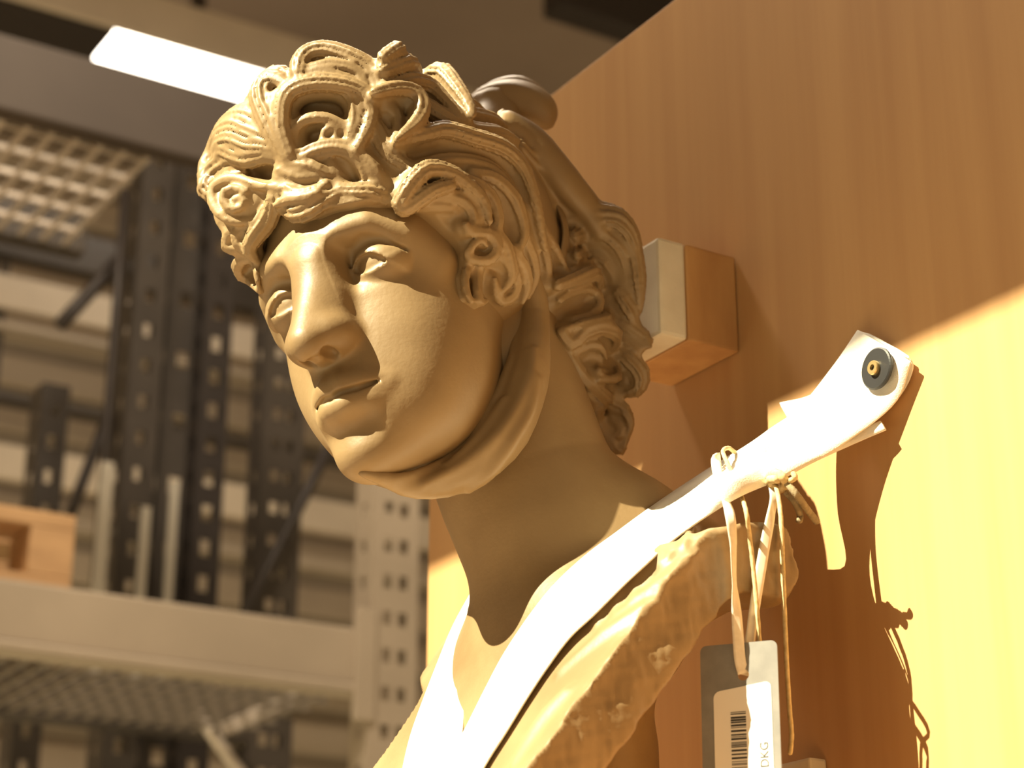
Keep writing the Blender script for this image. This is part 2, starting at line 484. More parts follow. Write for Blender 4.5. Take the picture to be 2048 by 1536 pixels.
LOCKS = [
 # forelock swept to the far side
 (16, 10, [(578,322),(540,312),(505,318),(478,310),(455,300),(430,318),(412,345),(404,368)]),
 (16, 14, [(572,306),(535,296),(505,292),(480,280),(458,284),(430,300),(408,328),(400,350)]),
 (16, 12, [(565,292),(530,275),(500,262),(478,255),(450,268),(425,295),(405,325)]),
 (16, 8, [(556,275),(525,250),(500,235),(470,240),(445,262),(420,295)]),
 (14, 4, [(548,250),(520,225),(495,222),(468,238),(440,268)]),
 (22, 0, [(470,315),(445,330),(425,350),(415,375),(425,388),(438,392)]),
 (20, -2, [(480,350),(455,360),(430,375),(408,362)]),
 # spiral curl over the far temple
 (9, 2, [(445,405),(440,425),(448,450),(462,470)]),
 (10, 2, [(462,465),(455,485),(465,497),(485,492),(497,482)]),
 (11, 2, [(500,513),(485,518),(475,535),(480,550),(500,562),(520,580)]),
 (8, 2, [(500,500),(512,520),(519,550),(523,580)]),
 (16, 12, [(560,385),(552,410),(535,440),(515,465),(505,490),(518,508)]),
 (11, 6, [(490,460),(480,470),(490,490),(510,482),(515,465)]),
 (30, 2, [(462,405),(485,408),(512,406),(538,398)], .8, .7),
 (9, 13, [(566,366),(540,374),(507,366),(474,368),(452,386),(449,410),(462,434),(488,446),(518,436),(538,414)], .7, .5),
 (7, 16, [(510,392),(488,387),(472,396),(469,412),(480,425),(498,423),(507,411),(498,403),(487,408)], .7, .5),
 # centre of the forehead
 (27, 10, [(576,352),(604,356),(636,360),(662,370),(682,386)], .7, .5),
 (12, 22, [(574,346),(602,338),(634,336),(660,346),(676,366),(680,386)], .6, .4),
 (11, 21, [(574,362),(600,366),(630,368),(655,376)], .6, .5),
 (13, 14, [(576,378),(594,396),(616,406),(642,400),(662,386)], .6, .5),
 (19, 8, [(586,424),(606,430),(632,425),(660,408),(684,396)], .6, .6),
 (8, 17, [(582,424),(604,414),(630,414),(652,404)], .6, .4),
 (14, 16, [(575,338),(608,318),(640,305),(670,300),(700,308),(728,325),(752,345),(772,366)]),
 (11, 12, [(700,310),(722,330),(738,352),(742,372),(730,390)]),
 (11, 12, [(735,330),(757,352),(768,375),(762,395),(745,402)]),
 (8, 12, [(665,330),(682,345),(690,368),(684,388)]),
 (17, 8, [(690,392),(720,398),(750,400),(780,392),(802,378)]),
 (11, 5, [(650,420),(690,414),(730,409),(772,403)]),
 # tall forelocks above the parting
 (19, 20, [(586,316),(556,258),(534,207),(540,178),(560,168),(582,180)]),
 (12, 22, [(590,318),(568,265),(556,225),(560,200),(575,190)]),
 (16, 26, [(590,312),(575,265),(576,220),(590,195),(618,183),(655,180),(695,186),(722,200),(735,225),(737,255),(725,290),(712,315)]),
 (12, 18, [(700,200),(708,218),(711,245),(705,272),(698,290)]),
 (10, 14, [(588,305),(592,268),(606,248),(632,240),(660,242),(688,256),(708,282)]),
 (6, 14, [(655,290),(648,280),(652,266),(664,258),(674,266),(674,280),(664,286)]),
 (17, 30, [(605,160),(608,135),(622,114),(646,106),(672,110),(700,124),(726,142),(742,170),(752,200),(772,235)]),
 (12, 26, [(622,150),(650,140),(690,143),(718,162),(726,190)]),
 (11, 22, [(612,168),(640,160),(675,162),(708,174)]),
 (14, 14, [(534,175),(542,157),(560,146),(578,150),(588,165)]),
 (16, 2, [(545,162),(518,190),(490,218)]),
 # crown, flowing back
 (14, 20, [(738,214),(765,208),(790,212),(812,226),(824,252),(818,280),(800,300),(786,312)]),
 (9, 24, [(750,222),(775,228),(788,246),(788,275),(780,300)]),
 (16, 4, [(735,240),(755,270),(770,300),(800,330),(840,345)]),
 (16, 22, [(746,152),(765,136),(785,128),(815,134),(850,147),(878,165)]),
 (18, 18, [(750,172),(790,157),(830,167),(865,187),(895,217),(915,247),(920,265)]),
 (16, 14, [(760,197),(800,187),(840,202),(875,230),(905,257)]),
 (16, 10, [(790,217),(830,227),(865,247),(900,264),(925,270)]),
 (12, 6, [(870,160),(890,190),(912,225),(932,255)]),
 (14, 2, [(890,180),(930,208),(965,228),(1005,248)]),
 (14, 4, [(905,227),(940,237),(980,247),(1020,264)]),
 (14, 6, [(920,264),(950,272),(990,277),(1025,292)]),
 (16, 14, [(800,302),(840,292),(875,285),(925,298),(976,315),(1010,343),(1028,375),(1043,425),(1058,500)]),
 (14, 6, [(830,347),(870,332),(920,332),(965,343),(1000,371),(1020,410),(1040,470)]),
 (15, 16, [(880,387),(850,397),(824,398),(816,385),(830,366),(855,358),(890,368),(920,390),(943,415),(953,450)]),
 (12, 12, [(870,364),(905,370),(945,387),(968,415),(976,450),(968,480)]),
 (12, 10, [(930,357),(970,367),(1003,396),(1020,430),(1028,470),(1018,505)]),
 (12, 10, [(880,397),(910,407),(930,425),(935,450),(920,470)]),
 (10, 6, [(835,405),(880,415),(915,425)]),
 # curls over the near ear
 (9, 12, [(915,455),(930,468),(958,470),(973,490),(966,514),(945,521),(929,508),(931,489),(947,483),(954,495)]),
 (12, 10, [(975,470),(990,490),(1000,520),(1004,550),(990,575)]),
 (8, 6, [(925,525),(919,545),(917,570),(922,595),(930,610),(943,608)]),
 (10, 6, [(950,530),(943,560),(941,590),(946,610),(960,606)]),
 (10, 8, [(985,515),(1008,530),(1018,560),(1010,588),(990,598),(979,584),(976,555)]),
 (11, 8, [(1010,500),(1030,530),(1038,570),(1028,600)]),
 (11, 6, [(1035,470),(1050,510),(1057,550),(1045,590)]),
 (11, 6, [(1058,440),(1073,490),(1082,540),(1080,568)]),
 (9, 8, [(1040,425),(1062,452),(1086,490),(1108,530),(1120,560)]),
 # back hair behind the band
 (30, 0, [(1020,250),(1062,280),(1098,322),(1138,372),(1175,415),(1200,455)], .8, .7),
 (24, 0, [(1040,300),(1075,345),(1105,400),(1130,450)], .8, .7),
 (22, 6, [(1140,432),(1190,427),(1233,437),(1262,470),(1278,520)]),
 (18, 8, [(1130,482),(1170,467),(1213,472),(1243,500),(1256,545),(1260,590)]),
 (14, 10, [(1130,522),(1165,510),(1200,517),(1223,545),(1233,580)]),
 (12, 8, [(1130,552),(1165,542),(1195,552)]),
 (16, 0, [(1253,480),(1272,520),(1278,570),(1280,620)]),
 (14, 14, [(1085,570),(1120,568),(1160,563),(1195,575),(1213,600),(1211,632),(1185,650),(1150,655),(1118,660)]),
 (9, 8, [(1105,602),(1125,590),(1155,585),(1178,596),(1183,620),(1165,637),(1135,641)]),
 (14, 12, [(1110,668),(1130,690),(1150,670),(1177,662),(1203,673),(1220,700),(1224,728),(1205,749),(1175,754)]),
 (9, 8, [(1150,702),(1165,692),(1185,696),(1195,716)]),
 (13, 8, [(1120,690),(1135,725),(1155,755),(1172,772)]),
 (18, 4, [(1240,588),(1258,620),(1272,652)]),
 (16, 4, [(1228,642),(1262,656),(1290,676),(1298,692)]),
 (14, 8, [(1222,668),(1252,682),(1272,702),(1286,694)]),
 (19, 2, [(1228,702),(1258,720),(1280,746),(1275,778),(1250,788)]),
 (14, 8, [(1165,762),(1190,786),(1215,800),(1245,816),(1260,845),(1256,873)]),
 (14, 8, [(1180,742),(1210,770),(1238,792)]),
 (12, 6, [(1190,800),(1195,840),(1210,868),(1233,878),(1243,856),(1228,842)]),
 (11, 6, [(1203,858),(1220,886),(1240,902),(1253,885)]),
]
LOCKS = [(L_[0], L_[1], [(x, y + max(0, 178 - y) * .26) for x, y in L_[2]]) + tuple(L_[3:]) for L_ in LOCKS]
def h_front(pts, h):
    mx = sum(p[0] for p in pts) / len(pts); my = sum(p[1] for p in pts) / len(pts)
    return h * (.35 if my < 372 else .9) if mx < 780 and my < 440 else h
CUR = [lock(L_[2], L_[0] * 1.45, h_front(L_[2], L_[1]), curve=True, tip=L_[4] if len(L_) > 4 else .38, root=L_[3] if len(L_) > 3 else .75) for L_ in LOCKS]
FILL = []
for P, Nn, W in CUR:
    i = np.unique(np.linspace(0, len(P) - 1, max(3, len(P) // 4)).astype(int))
    FILL.append((hl(P[i] - Nn[i] * (W[i] * .9 + .003)[:, None]), W[i] * .95))
def lock_sdf(P, Nn, W, ratio, grooves, ga, phase, twist):
    T = np.gradient(P, axis=0); T /= np.linalg.norm(T, axis=1)[:, None] + 1e-12
    Nn = Nn - (Nn * T).sum(1)[:, None] * T; Nn /= np.linalg.norm(Nn, axis=1)[:, None] + 1e-12
    Bn = np.cross(T, Nn); n = len(P)
    def f(x, y, z):
        shp = np.broadcast(x, y, z).shape
        best = np.full(shp, 9., np.float32); ub = np.zeros(shp, np.float32); un = np.zeros(shp, np.float32); uw = np.ones(shp, np.float32); us = np.zeros(shp, np.float32); ut = np.zeros(shp, np.float32)
        for i in range(n - 1):
            a, b = P[i], P[i + 1]; ab = b - a; L2 = ab @ ab + 1e-12
            dx, dy, dz = x - a[0], y - a[1], z - a[2]
            t = np.clip((dx * ab[0] + dy * ab[1] + dz * ab[2]) / L2, 0, 1)
            qx, qy, qz = dx - t * ab[0], dy - t * ab[1], dz - t * ab[2]
            d2 = qx * qx + qy * qy + qz * qz
            w = W[i] + (W[i + 1] - W[i]) * t
            key = np.sqrt(d2) - w
            m = key < best
            best = np.where(m, key, best)
            B_, N_, T_ = Bn[i], Nn[i], T[i]
            ub = np.where(m, qx * B_[0] + qy * B_[1] + qz * B_[2], ub); un = np.where(m, qx * N_[0] + qy * N_[1] + qz * N_[2], un)
            ut = np.where(m, qx * T_[0] + qy * T_[1] + qz * T_[2], ut)
            uw = np.where(m, w, uw); us = np.where(m, (i + t) / n, us)
        q1 = ub / uw; q2 = un / (uw * ratio); q3 = ut / uw
        th = np.arctan2(q2, q1)
        gr = np.abs(np.cos((th + twist * us + phase) * grooves / 2.))
        env = np.clip(np.sqrt(q1 * q1 + q2 * q2) * 2, 0, 1)
        return (np.sqrt(q1 * q1 + q2 * q2 + q3 * q3) - (1 - ga * (1 - gr) * env)) * uw * .8
    return f, P.min(0) - W.max(), P.max(0) + W.max()
def build_hair():
    g = build_hairbase(FILL, .0014, .014)
    ID = np.full(g.D.shape, -1, np.int16)
    for k, (P, Nn, W) in enumerate(CUR):
        i = np.unique(np.linspace(0, len(P) - 1, max(6, int(len(P) * .55))).astype(int))
        Pl = hl(P[i]); Nl = Nn[i] @ HM
        f, lo, hi = lock_sdf(Pl, Nl, W[i], .78, 6 if W.max() < .0075 else 9, .0 if LOCKS[k][0] >= 30 else (.22 if LOCKS[k][0] > 25 else .33), rng.uniform(0, 3), rng.uniform(-.6, .6))
        r = g.sub(lo - .007, hi + .007)
        sl, x, y, z = r
        d = f(x, y, z).astype(np.float32); A = g.D[sl]
        I = ID[sl]; I[d < A] = k
        g.D[sl] = smin(A, d, .0028)
    return g, ID
g, ID = build_hair()
HBV, HBQ = surface_nets(g.D, g.lo, g.h)
cell = np.clip(((HBV - g.lo) / g.h + .5).astype(int), 0, np.array(ID.shape) - 1)
vid = ID[tuple(cell.T)]
del g, ID
if np.linalg.det(HM) < 0: HBQ = HBQ[:, ::-1]
HBw = hw(HBV)
# light smoothing, then smooth vertex normals shared by all curls
e = np.concatenate([HBQ[:, [0, 1]], HBQ[:, [1, 2]], HBQ[:, [2, 3]], HBQ[:, [3, 0]]])
deg = np.bincount(e[:, 0], minlength=len(HBw)).astype(float)
for lam in (.5, .35):
    acc = np.stack([np.bincount(e[:, 0], HBw[e[:, 1], k], minlength=len(HBw)) for k in range(3)], 1)
    HBw = HBw + lam * (acc / deg[:, None] - HBw)
fn = np.cross(HBw[HBQ[:, 2]] - HBw[HBQ[:, 0]], HBw[HBQ[:, 3]] - HBw[HBQ[:, 1]])
VN = np.zeros_like(HBw)
for k in range(4):
    for c_ in range(3): VN[:, c_] += np.bincount(HBQ[:, k], fn[:, c_], minlength=len(HBw))
VN /= np.linalg.norm(VN, axis=1)[:, None] + 1e-12
qid = vid[HBQ].max(1)
def hair_piece(name, sel, parent):
    q = HBQ[sel]; u, inv = np.unique(q, return_inverse=True)
    o = bobj(name, HBw[u], inv.reshape(-1, 4), plas, parent)
    if len(o.data.vertices) == len(u): o.data.normals_split_custom_set_from_vertices(VN[u].tolist())
    return o
cnt_ = np.bincount(np.maximum(qid, 0), minlength=len(CUR))
qid = np.where((qid >= 0) & (cnt_[np.maximum(qid, 0)] < 60), -1, qid)
for k in range(len(CUR)):             # stray flecks of a curl go back to the hair mass
    f_ = np.nonzero(qid == k)[0]
    if len(f_) < 2: continue
    q = HBQ[f_]; u, inv = np.unique(q, return_inverse=True); inv = inv.reshape(-1, 4); lab_ = np.arange(len(u))
    for _ in range(400):
        m_ = lab_[inv].min(1); new = lab_.copy()
        for c_ in range(4): np.minimum.at(new, inv[:, c_], m_)
        if (new == lab_).all(): break
        lab_ = new[new]
    fl = lab_[inv[:, 0]]; v_, c_ = np.unique(fl, return_counts=True)
    qid[f_[fl != v_[c_.argmax()]]] = -1
hair = hair_piece('hair', qid < 0, bust)
for k in range(len(CUR)):
    if (qid == k).any(): hair_piece('curl', qid == k, hair)
# fillet and smooth cap of cloth behind the crown
lock([(1000,228),(1040,272),(1072,320),(1096,372)], 36, 2, ratio=.35, grooves=0, name='hair_band', parent=bust, tip=.6, root=.7)
lock([(1068,285),(1092,330),(1110,390),(1121,465),(1116,530)], 20, 4, ratio=.4, grooves=5, ga=.05, name='hair_band', parent=bust, tip=.6, root=.8)
# knot of hair at the back of the crown
kd = (hw((-.05, -.13, .20)) - CAM) @ Fv
def knot(pts, w, ratio=.8, **kw):
    P = catmull([at_depth(x, y, kd + dz) for x, y, dz in pts], 30)
    Nn = np.tile(-Fv + .4 * Uv, (30, 1))
    kn = kw.pop('name', 'hair_knot')
    return mesh_sweep(kn, P, Nn, w / PXM * np.sin(np.linspace(.12, math.pi - .1, 30)) ** .55, plas, bust, ratio=ratio, grooves=6, ga=.04, **kw)
knot([(938,212,0),(980,203,0),(1030,203,0),(1078,220,0),(1098,252,.01)], 52, ratio=1.0)
knot([(955,190,.02),(1000,172,.02),(1045,172,.02),(1085,200,.02),(1100,235,.03)], 24)
kc = hw(np.array([(-.035, -.085, .125), (-.045, -.105, .150), (-.050, -.125, .180), (-.050, -.130, .200)]))
P_ = catmull(kc, 16); mesh_sweep('knot_tie', P_, np.tile(-Fv + .4 * Uv, (16, 1)), np.linspace(.030, .022, 16), plas, bust, ratio=.9, grooves=6, ga=.05)
knot([(905,178,.02),(918,172,.02),(932,178,.02)], 12)
# cloth drawn under the chin
B_FACE = bvh((FVw, FQ), (TVw, TQ))
def build_cloth():
    g = Grid((-.15, -.08, -.21), (.13, .14, .04), .0016)
    c = [((1010,560),(1058,560),30), ((1010,590),(1066,595),34), ((1005,640),(1068,645),37), ((985,735),(1058,755),46), ((940,830),(1008,875),49), ((870,895),(920,950),44), ((800,930),(830,974),30), ((745,925),(762,956),18), ((722,922),(724,944),9)]
    P = []
    for j, q, r in c:
        dj = (at_surf(j[0], j[1], 0, B_FACE)[0] - CAM) @ Fv
        P.append(hl(at_depth(q[0], q[1], dj + .005 + .80 * r / PXM)))
    P = catmull(np.array(P), 25); R = np.interp(np.linspace(0, 1, 25), np.linspace(0, 1, len(c)), [r for _, _, r in c]) / PXM
    p = tube(P, R * .92); g.op(p[0], p[1], p[2], 0, 'u')
    F = bvh((hw(surface_nets(g.D, g.lo, g.h)[0]), surface_nets(g.D, g.lo, g.h)[1]))
    for w, h, k, pts in [(6, 1, .004, [(1024,722),(1002,770),(977,815),(952,862)]), (5, 0, .008, [(1066,700),(1062,745),(1030,820),(985,880),(930,925),(850,968)]),
                      (5, 0, .008, [(1072,760),(1062,820),(1030,880),(985,945),(940,980)]), (7, 0, .006, [(1034,640),(1016,740),(968,845),(896,915),(800,955),(730,946)]),
                      (5, 0, .006, [(1006,800),(975,850),(930,900),(895,930)])]:
        Q = np.array([hl(at_surf(x, y, h / 1000, F)[0]) for x, y in pts]); Q = catmull(Q, 16)
        p = tube(Q, w / PXM * np.interp(np.linspace(0, 1, 16), [0, .15, .8, 1], [.5, 1, 1, .3])); g.op(p[0], p[1], p[2], k, 'u')
    return g
g = build_cloth()
CV, CQ = surface_nets(g.D, g.lo, g.h); del g
bobj('chin_cloth', hw(CV), CQ[:, ::-1] if np.linalg.det(HM) < 0 else CQ)

# ------------------------------------------------------------------ plywood panel and padded block
BOARD = -.91
pb = [on_n(855, 1200, BOARD), on_n(1225, 95, BOARD)]
def nszc(P): P = np.asarray(P) - CAM; return np.array([P @ Nv, P @ Sv, P[2]])
s_far = nszc(pb[0])[1]; z_top = nszc(pb[1])[2]
panel = bevel_box('plywood_panel', box_nsz(BOARD - .018, BOARD, s_far, -.2, -1.2, z_top), M['plywood'], None, .0015)
tag(panel, 'tall warm brown plywood panel standing behind the bust', 'panel')
blk = thing('padded_block', 'wooden block faced with white foam behind the back of the head', 'block')
q1 = nszc(on_n(1480, 705, BOARD)); q2 = nszc(on_n(1480, 510, BOARD)); q3 = nszc(on_n(1345, 770, BOARD))
print('block', q1, q2, q3, 's_far', s_far, 'ztop', z_top)
bevel_box('wood_block', box_nsz(BOARD + .0008, BOARD + .050, q3[1], q1[1], q1[2], q2[2]), M['wood'], blk)
bevel_box('foam_pad', box_nsz(BOARD + .0505, BOARD + .076, q3[1], q1[1], q1[2], q2[2]), M['foam'], blk, .003)


# ------------------------------------------------------------------ room shell
M['wall'] = noisy('wall_paint', (.30, .25, .19), (.36, .30, .23), 3, rough=.9)
M['ceil'] = noisy('ceiling_paint', (.30, .225, .175), (.35, .265, .205), 1.5, rough=.9)
M['floor'] = noisy('floor_concrete', (.22, .20, .17), (.28, .25, .21), 2, rough=.8)
M['clad'] = noisy('cladding', (.42, .34, .265), (.52, .43, .335), 1.3, rough=.7)
BLOCKER_N = .9
blocker_z = .514 + (BLOCKER_N + .12 - BOARD) * SUN_NSZ[2] / SUN_NSZ[0]
WALL_S = -6.6; CEIL = 3.7
bevel_box('sun_blocker', box_nsz(BLOCKER_N, BLOCKER_N + .12, WALL_S, 2.5, blocker_z, CEIL), M['wall'], None, .004, kind='structure')  # unseen strip added to block the sun above the panel's shadow line
bevel_box('floor', box_nsz(-5.5, 4, WALL_S, 2.5, -1.6, -1.5), M['floor'], None, 0, kind='structure')
bevel_box('ceiling', box_nsz(-5.5, BLOCKER_N, WALL_S, -1.6, CEIL, CEIL + .1), M['ceil'], None, 0, kind='structure')
wb = bevel_box('wall_back', box_nsz(-5.5, BLOCKER_N, WALL_S - .1, WALL_S, -1.5, CEIL), M['wall'], None, 0, kind='structure')
pz = -1.4
while pz < CEIL - .1:           # horizontal cladding boards on the far wall
    bevel_box('cladding_board', box_nsz(-5.5, BLOCKER_N, WALL_S, WALL_S + .03, pz, pz + .12), M['clad'], wb, .012, 1)
    pz += .17

# ------------------------------------------------------------------ strap holding the bust to the panel
M['strap'] = noisy('strap_webbing', (.74, .70, .62), (.84, .80, .72), 40, rough=.95, bump=.25, bscale=900)
M['black'] = plain('black_rubber', (.018, .018, .02), .45)
M['brass'] = plain('brass', (.62, .47, .22), .35, .8)
M['twine'] = noisy('twine', (.50, .37, .18), (.66, .52, .29), 300, rough=.9)
M['ribbon'] = noisy('cotton_tape', (.72, .64, .52), (.80, .73, .62), 200, rough=.9)
B_TOR = bvh((TVw, TQ))
def mesh_from(name, V, F, mat, parent=None, smooth=True, **kw):
    return obj(name, V, F, mat, parent, smooth, **kw)
def ribbon3(name, G, thick, mat, parent=None, nrm=None):
    """G: rows of points (n, m, 3); a solid band with thickness along its own normals"""
    G = np.asarray(G); n, m, _ = G.shape
    du = np.gradient(G, axis=0); dv = np.gradient(G, axis=1)
    N_ = np.cross(du, dv); N_ /= np.linalg.norm(N_, axis=2)[:, :, None] + 1e-12
    if (N_ * (G - CAM)).sum() > 0: N_ = -N_
    edge = np.ones(m); edge[0] = edge[-1] = .35
    A = G + N_ * thick * .5 * edge[None, :, None]; Bk = G - N_ * thick * .5 * edge[None, :, None]
    V = np.concatenate([A.reshape(-1, 3), Bk.reshape(-1, 3)]); o = n * m
    F = []
    for i in range(n - 1):
        for j in range(m - 1):
            a = i * m + j
            F.append((a, a + m, a + m + 1, a + 1)); F.append((o + a, o + a + 1, o + a + m + 1, o + a + m))
        a = i * m; F.append((a, o + a, o + a + m, a + m)); a = i * m + m - 1; F.append((a, a + m, o + a + m, o + a))
    for j in range(m - 1):
        F.append((j, j + 1, o + j + 1, o + j)); a = (n - 1) * m + j; F.append((a, o + a, o + a + 1, a + 1))
    bm = bmesh.new(); vv = [bm.verts.new(p) for p in V]
    for f in F: bm.faces.new([vv[i] for i in f])
    bmesh.ops.recalc_face_normals(bm, faces=bm.faces)
    me = bpy.data.meshes.new(name); bm.to_mesh(me); bm.free()
    me.polygons.foreach_set('use_smooth', [True] * len(me.polygons)); me.materials.append(mat)
    ob = bpy.data.objects.new(name, me); C.objects.link(ob)
    if parent: ob.parent = parent
    return ob
def nval(P): return (P - CAM) @ Nv
strap = thing('webbing_strap', 'broad white webbing strap crossing the chest in a V and fixed to the panel', 'strap')
near = [((1716,660),(1822,722)),((1665,735),(1790,805)),((1600,815),(1690,885)),((1540,858),(1600,938)),((1490,893),(1545,965)),((1430,930),(1483,992)),((1360,975),(1414,1032)),((1290,1022),(1350,1078)),
        ((1228,1068),(1300,1122)),((1170,1112),(1250,1168)),((1110,1168),(1190,1228)),((1060,1230),(1140,1275)),((1010,1305),(1095,1335)),((975,1370),(1055,1395)),((940,1440),(1012,1465)),((915,1490),(972,1528)),((885,1560),(940,1590)),((860,1640),(915,1660))]
def strap_rows(st, n_off, m=7, h=.006, sag=0.):
    rows = []
    n5 = None
    for k, (u, l) in enumerate(st):
        row = []
        for j in range(m):
            f = j / (m - 1); x = u[0] + (l[0] - u[0]) * f; y = u[1] + (l[1] - u[1]) * f
            row.append((x, y))
        rows.append(row)
    P = []
    for k in range(n_off, len(st)):
        r = np.array([at_surf(x, y, h, B_TOR)[0] for x, y in rows[k]])
        P.append(r)
    P = np.array(P)
    nb = np.array([[nval(p) for p in r] for r in P]); nb0 = nb.copy()
    # keep the band taut: smooth its depth along and across
    for _ in range(4):
        nb[:, 1:-1] = (nb[:, :-2] + 2 * nb[:, 1:-1] + nb[:, 2:]) / 4
        nb[1:-1] = (nb[:-2] + 2 * nb[1:-1] + nb[2:]) / 4
        nb = np.maximum(nb, nb0)
    P = np.array([[on_n(x, y, nb[k, j]) for j, (x, y) in enumerate(rows[n_off + k])] for k in range(len(P))])
    if n_off:
        n1 = nb[0].mean(); ln = [0]
        for k in range(n_off): ln.append(ln[-1] + math.dist(st[k][0], st[k + 1][0]))
        pre = []
        for k in range(n_off):
            t = max(0, (ln[k] - ln[1]) / (ln[-1] - ln[1])); nn = BOARD + .010 + (n1 - BOARD - .010) * t ** 1.5
            pre.append([on_n(x, y, nn) for x, y in rows[k]])
        P = np.concatenate([np.array(pre), P])
    return P
def refine(G, n):
    return np.stack([catmull(G[:, j], n) for j in range(G.shape[1])], 1)
G1 = refine(strap_rows(near, 5), 90)
ribbon3('band', G1, .0035, M['strap'], strap)
farb = [((905,1255),(942,1232)),((872,1335),(938,1310)),((845,1405),(931,1385)),((822,1470),(926,1450)),((806,1536),(918,1520)),((795,1600),(905,1600)),((790,1650),(895,1660))]
GF = strap_rows(farb, 0, h=.005)
nlow = nval(GF[4].mean(0)); nn_ = np.linspace(nlow - .05, nlow, 5)
GF[:4] = np.array([[on_n(u[0] + (l[0] - u[0]) * j / 6, u[1] + (l[1] - u[1]) * j / 6, nn_[k]) for j in range(7)] for k, (u, l) in enumerate(farb[:4])])
GF = np.concatenate([np.array([[on_n(940 + 4 * j, 1190 - 1 * j, nlow - .075) for j in range(7)]]), GF])
ribbon3('band', refine(GF, 60), .0035, M['strap'], strap)
# folded-over end on the panel and loose tail
def flat(pts, n): return [[on_n(x, y, nn) for x, y in row] for row, nn in zip(pts, n)]
def lerp2(u, l, m=5): return [(u[0] + (l[0] - u[0]) * j / (m - 1), u[1] + (l[1] - u[1]) * j / (m - 1)) for j in range(m)]
fold = [((1722,664),(1816,712)),((1745,676),(1826,735)),((1720,722),(1808,780)),((1672,760),(1770,820)),((1618,792),(1700,850)),((1560,806),(1580,842))]
ribbon3('folded_end', refine(np.array(flat([lerp2(u, l) for u, l in fold], [BOARD + .008, BOARD + .004, BOARD + .003, BOARD + .003, BOARD + .006, BOARD + .012])), 40), .003, M['strap'], strap)
tail = [((1762,842),(1772,860)),((1690,868),(1702,890)),((1610,905),(1620,928)),((1530,945),(1542,972))]
nt_ = [BOARD + .012, BOARD + .022, BOARD + .05, BOARD + .085]
ribbon3('loose_tail', refine(np.array(flat([lerp2(u, l) for u, l in tail], nt_)), 30), .003, M['strap'], strap)
# washer and screw
def disc(name, c, ax, r, th, mat, parent, hole=0., seg=40, dome=0.):
    ax = np.array(ax) / np.linalg.norm(ax); e1 = np.cross(ax, [0, 0, 1.]); e1 /= np.linalg.norm(e1); e2 = np.cross(ax, e1)
    prof = [(hole, 0), (r * .97, 0), (r, th * .3), (r, th * .75), (r * .93, th), (hole + (r - hole) * .4, th + dome), (hole, th + dome)]
    V = []; F = []
    for k in range(seg):
        a = 2 * math.pi * k / seg
        for rr, hh in prof: V.append(np.array(c) + (e1 * math.cos(a) + e2 * math.sin(a)) * max(rr, 1e-5) + ax * hh)
    m = len(prof)
    for k in range(seg):
        for j in range(m):
            F.append((k * m + j, ((k + 1) % seg) * m + j, ((k + 1) % seg) * m + (j + 1) % m, k * m + (j + 1) % m))
    o = obj(name, V, F, mat, parent, False)
    bm = bmesh.new(); bm.from_mesh(o.data); bmesh.ops.recalc_face_normals(bm, faces=bm.faces); bm.to_mesh(o.data); bm.free()
    return o
wc = on_n(1757, 738, BOARD + .014)
disc('washer', wc, Nv, .0152, .003, M['black'], strap, .002)
sc_ = disc('screw_head', wc + Nv * .003, Nv, .0052, .003, M['brass'], strap, .0022)
disc('screw_recess', wc + Nv * .0028, Nv, .0024, .0012, M['black'], strap, .0001)

# ------------------------------------------------------------------ twine, cotton tape and inventory tag
def cord(name, P, r, mat, parent=None, seg=8, n=60, twist=True):
    P = catmull(P, n); Nn = np.tile(-Fv, (n, 1)) + .01
    V, Q, Tr = sweep(P, Nn, np.full(n, r), ratio=1., grooves=3 if twist else 0, ga=.12, seg=seg * 2, twist=40.)
    return obj(name, V, Q.tolist() + Tr.tolist(), mat, parent, True)
nS = nval(G1[int(90 * 4.6 / 17)][3])      # depth of the strap where the twine goes round it
SH = T0[1] + .168
def tn(pts, dn):
    out = []
    for (x, y), d in zip(pts, dn):
        w = min(1., max(0., (y - 985) / 40.))
        out.append(on_n(x, y, nS + d) * (1 - w) + on_s(x, y, SH + d) * w)
    return out
tw_ = thing('twine_tie', 'light brown twine knotted round the strap with one long frayed end', 'twine')
cord('loop', tn([(1470,905),(1457,896),(1446,902),(1452,920),(1466,950),(1480,985),(1492,1022),(1500,1080),(1508,1150),(1515,1230),(1520,1300)], [-.014,-.006,.004,.010,.012,.012,.008,.0,-.002,-.002,-.002]), .0016, M['twine'], tw_)
cord('hanging_end', tn([(1532,955),(1548,966),(1556,990),(1562,1040),(1565,1120),(1570,1250),(1574,1340),(1579,1420),(1583,1470),(1580,1508)], [-.015,-.010,-.006,-.004,-.004,-.004,-.004,-.004,-.004,-.004]), .0017, M['twine'], tw_)
cord('knot', tn([(1538,952),(1552,946),(1566,955),(1572,968),(1560,978),(1545,972),(1540,960),(1556,958)], [-.012,-.006,-.006,-.012,-.016,-.012,-.006,-.004]), .0032, M['twine'], tw_)
M['straw'] = noisy('dry_straw', (.22, .17, .10), (.34, .27, .16), 200, rough=.9)
cord('frayed_end', tn([(1556,955),(1575,968),(1595,992),(1612,1016),(1634,1044)], [-.012,-.010,-.012,-.014,-.016]), .0026, M['straw'], tw_)
cord('frayed_end', tn([(1572,985),(1590,1005),(1600,1030),(1598,1044)], [-.016,-.016,-.018,-.018]), .0024, M['straw'], tw_)
cord('frayed_end', tn([(1580,962),(1590,955),(1586,946)], [-.010,-.008,-.008]), .002, M['twine'], tw_)

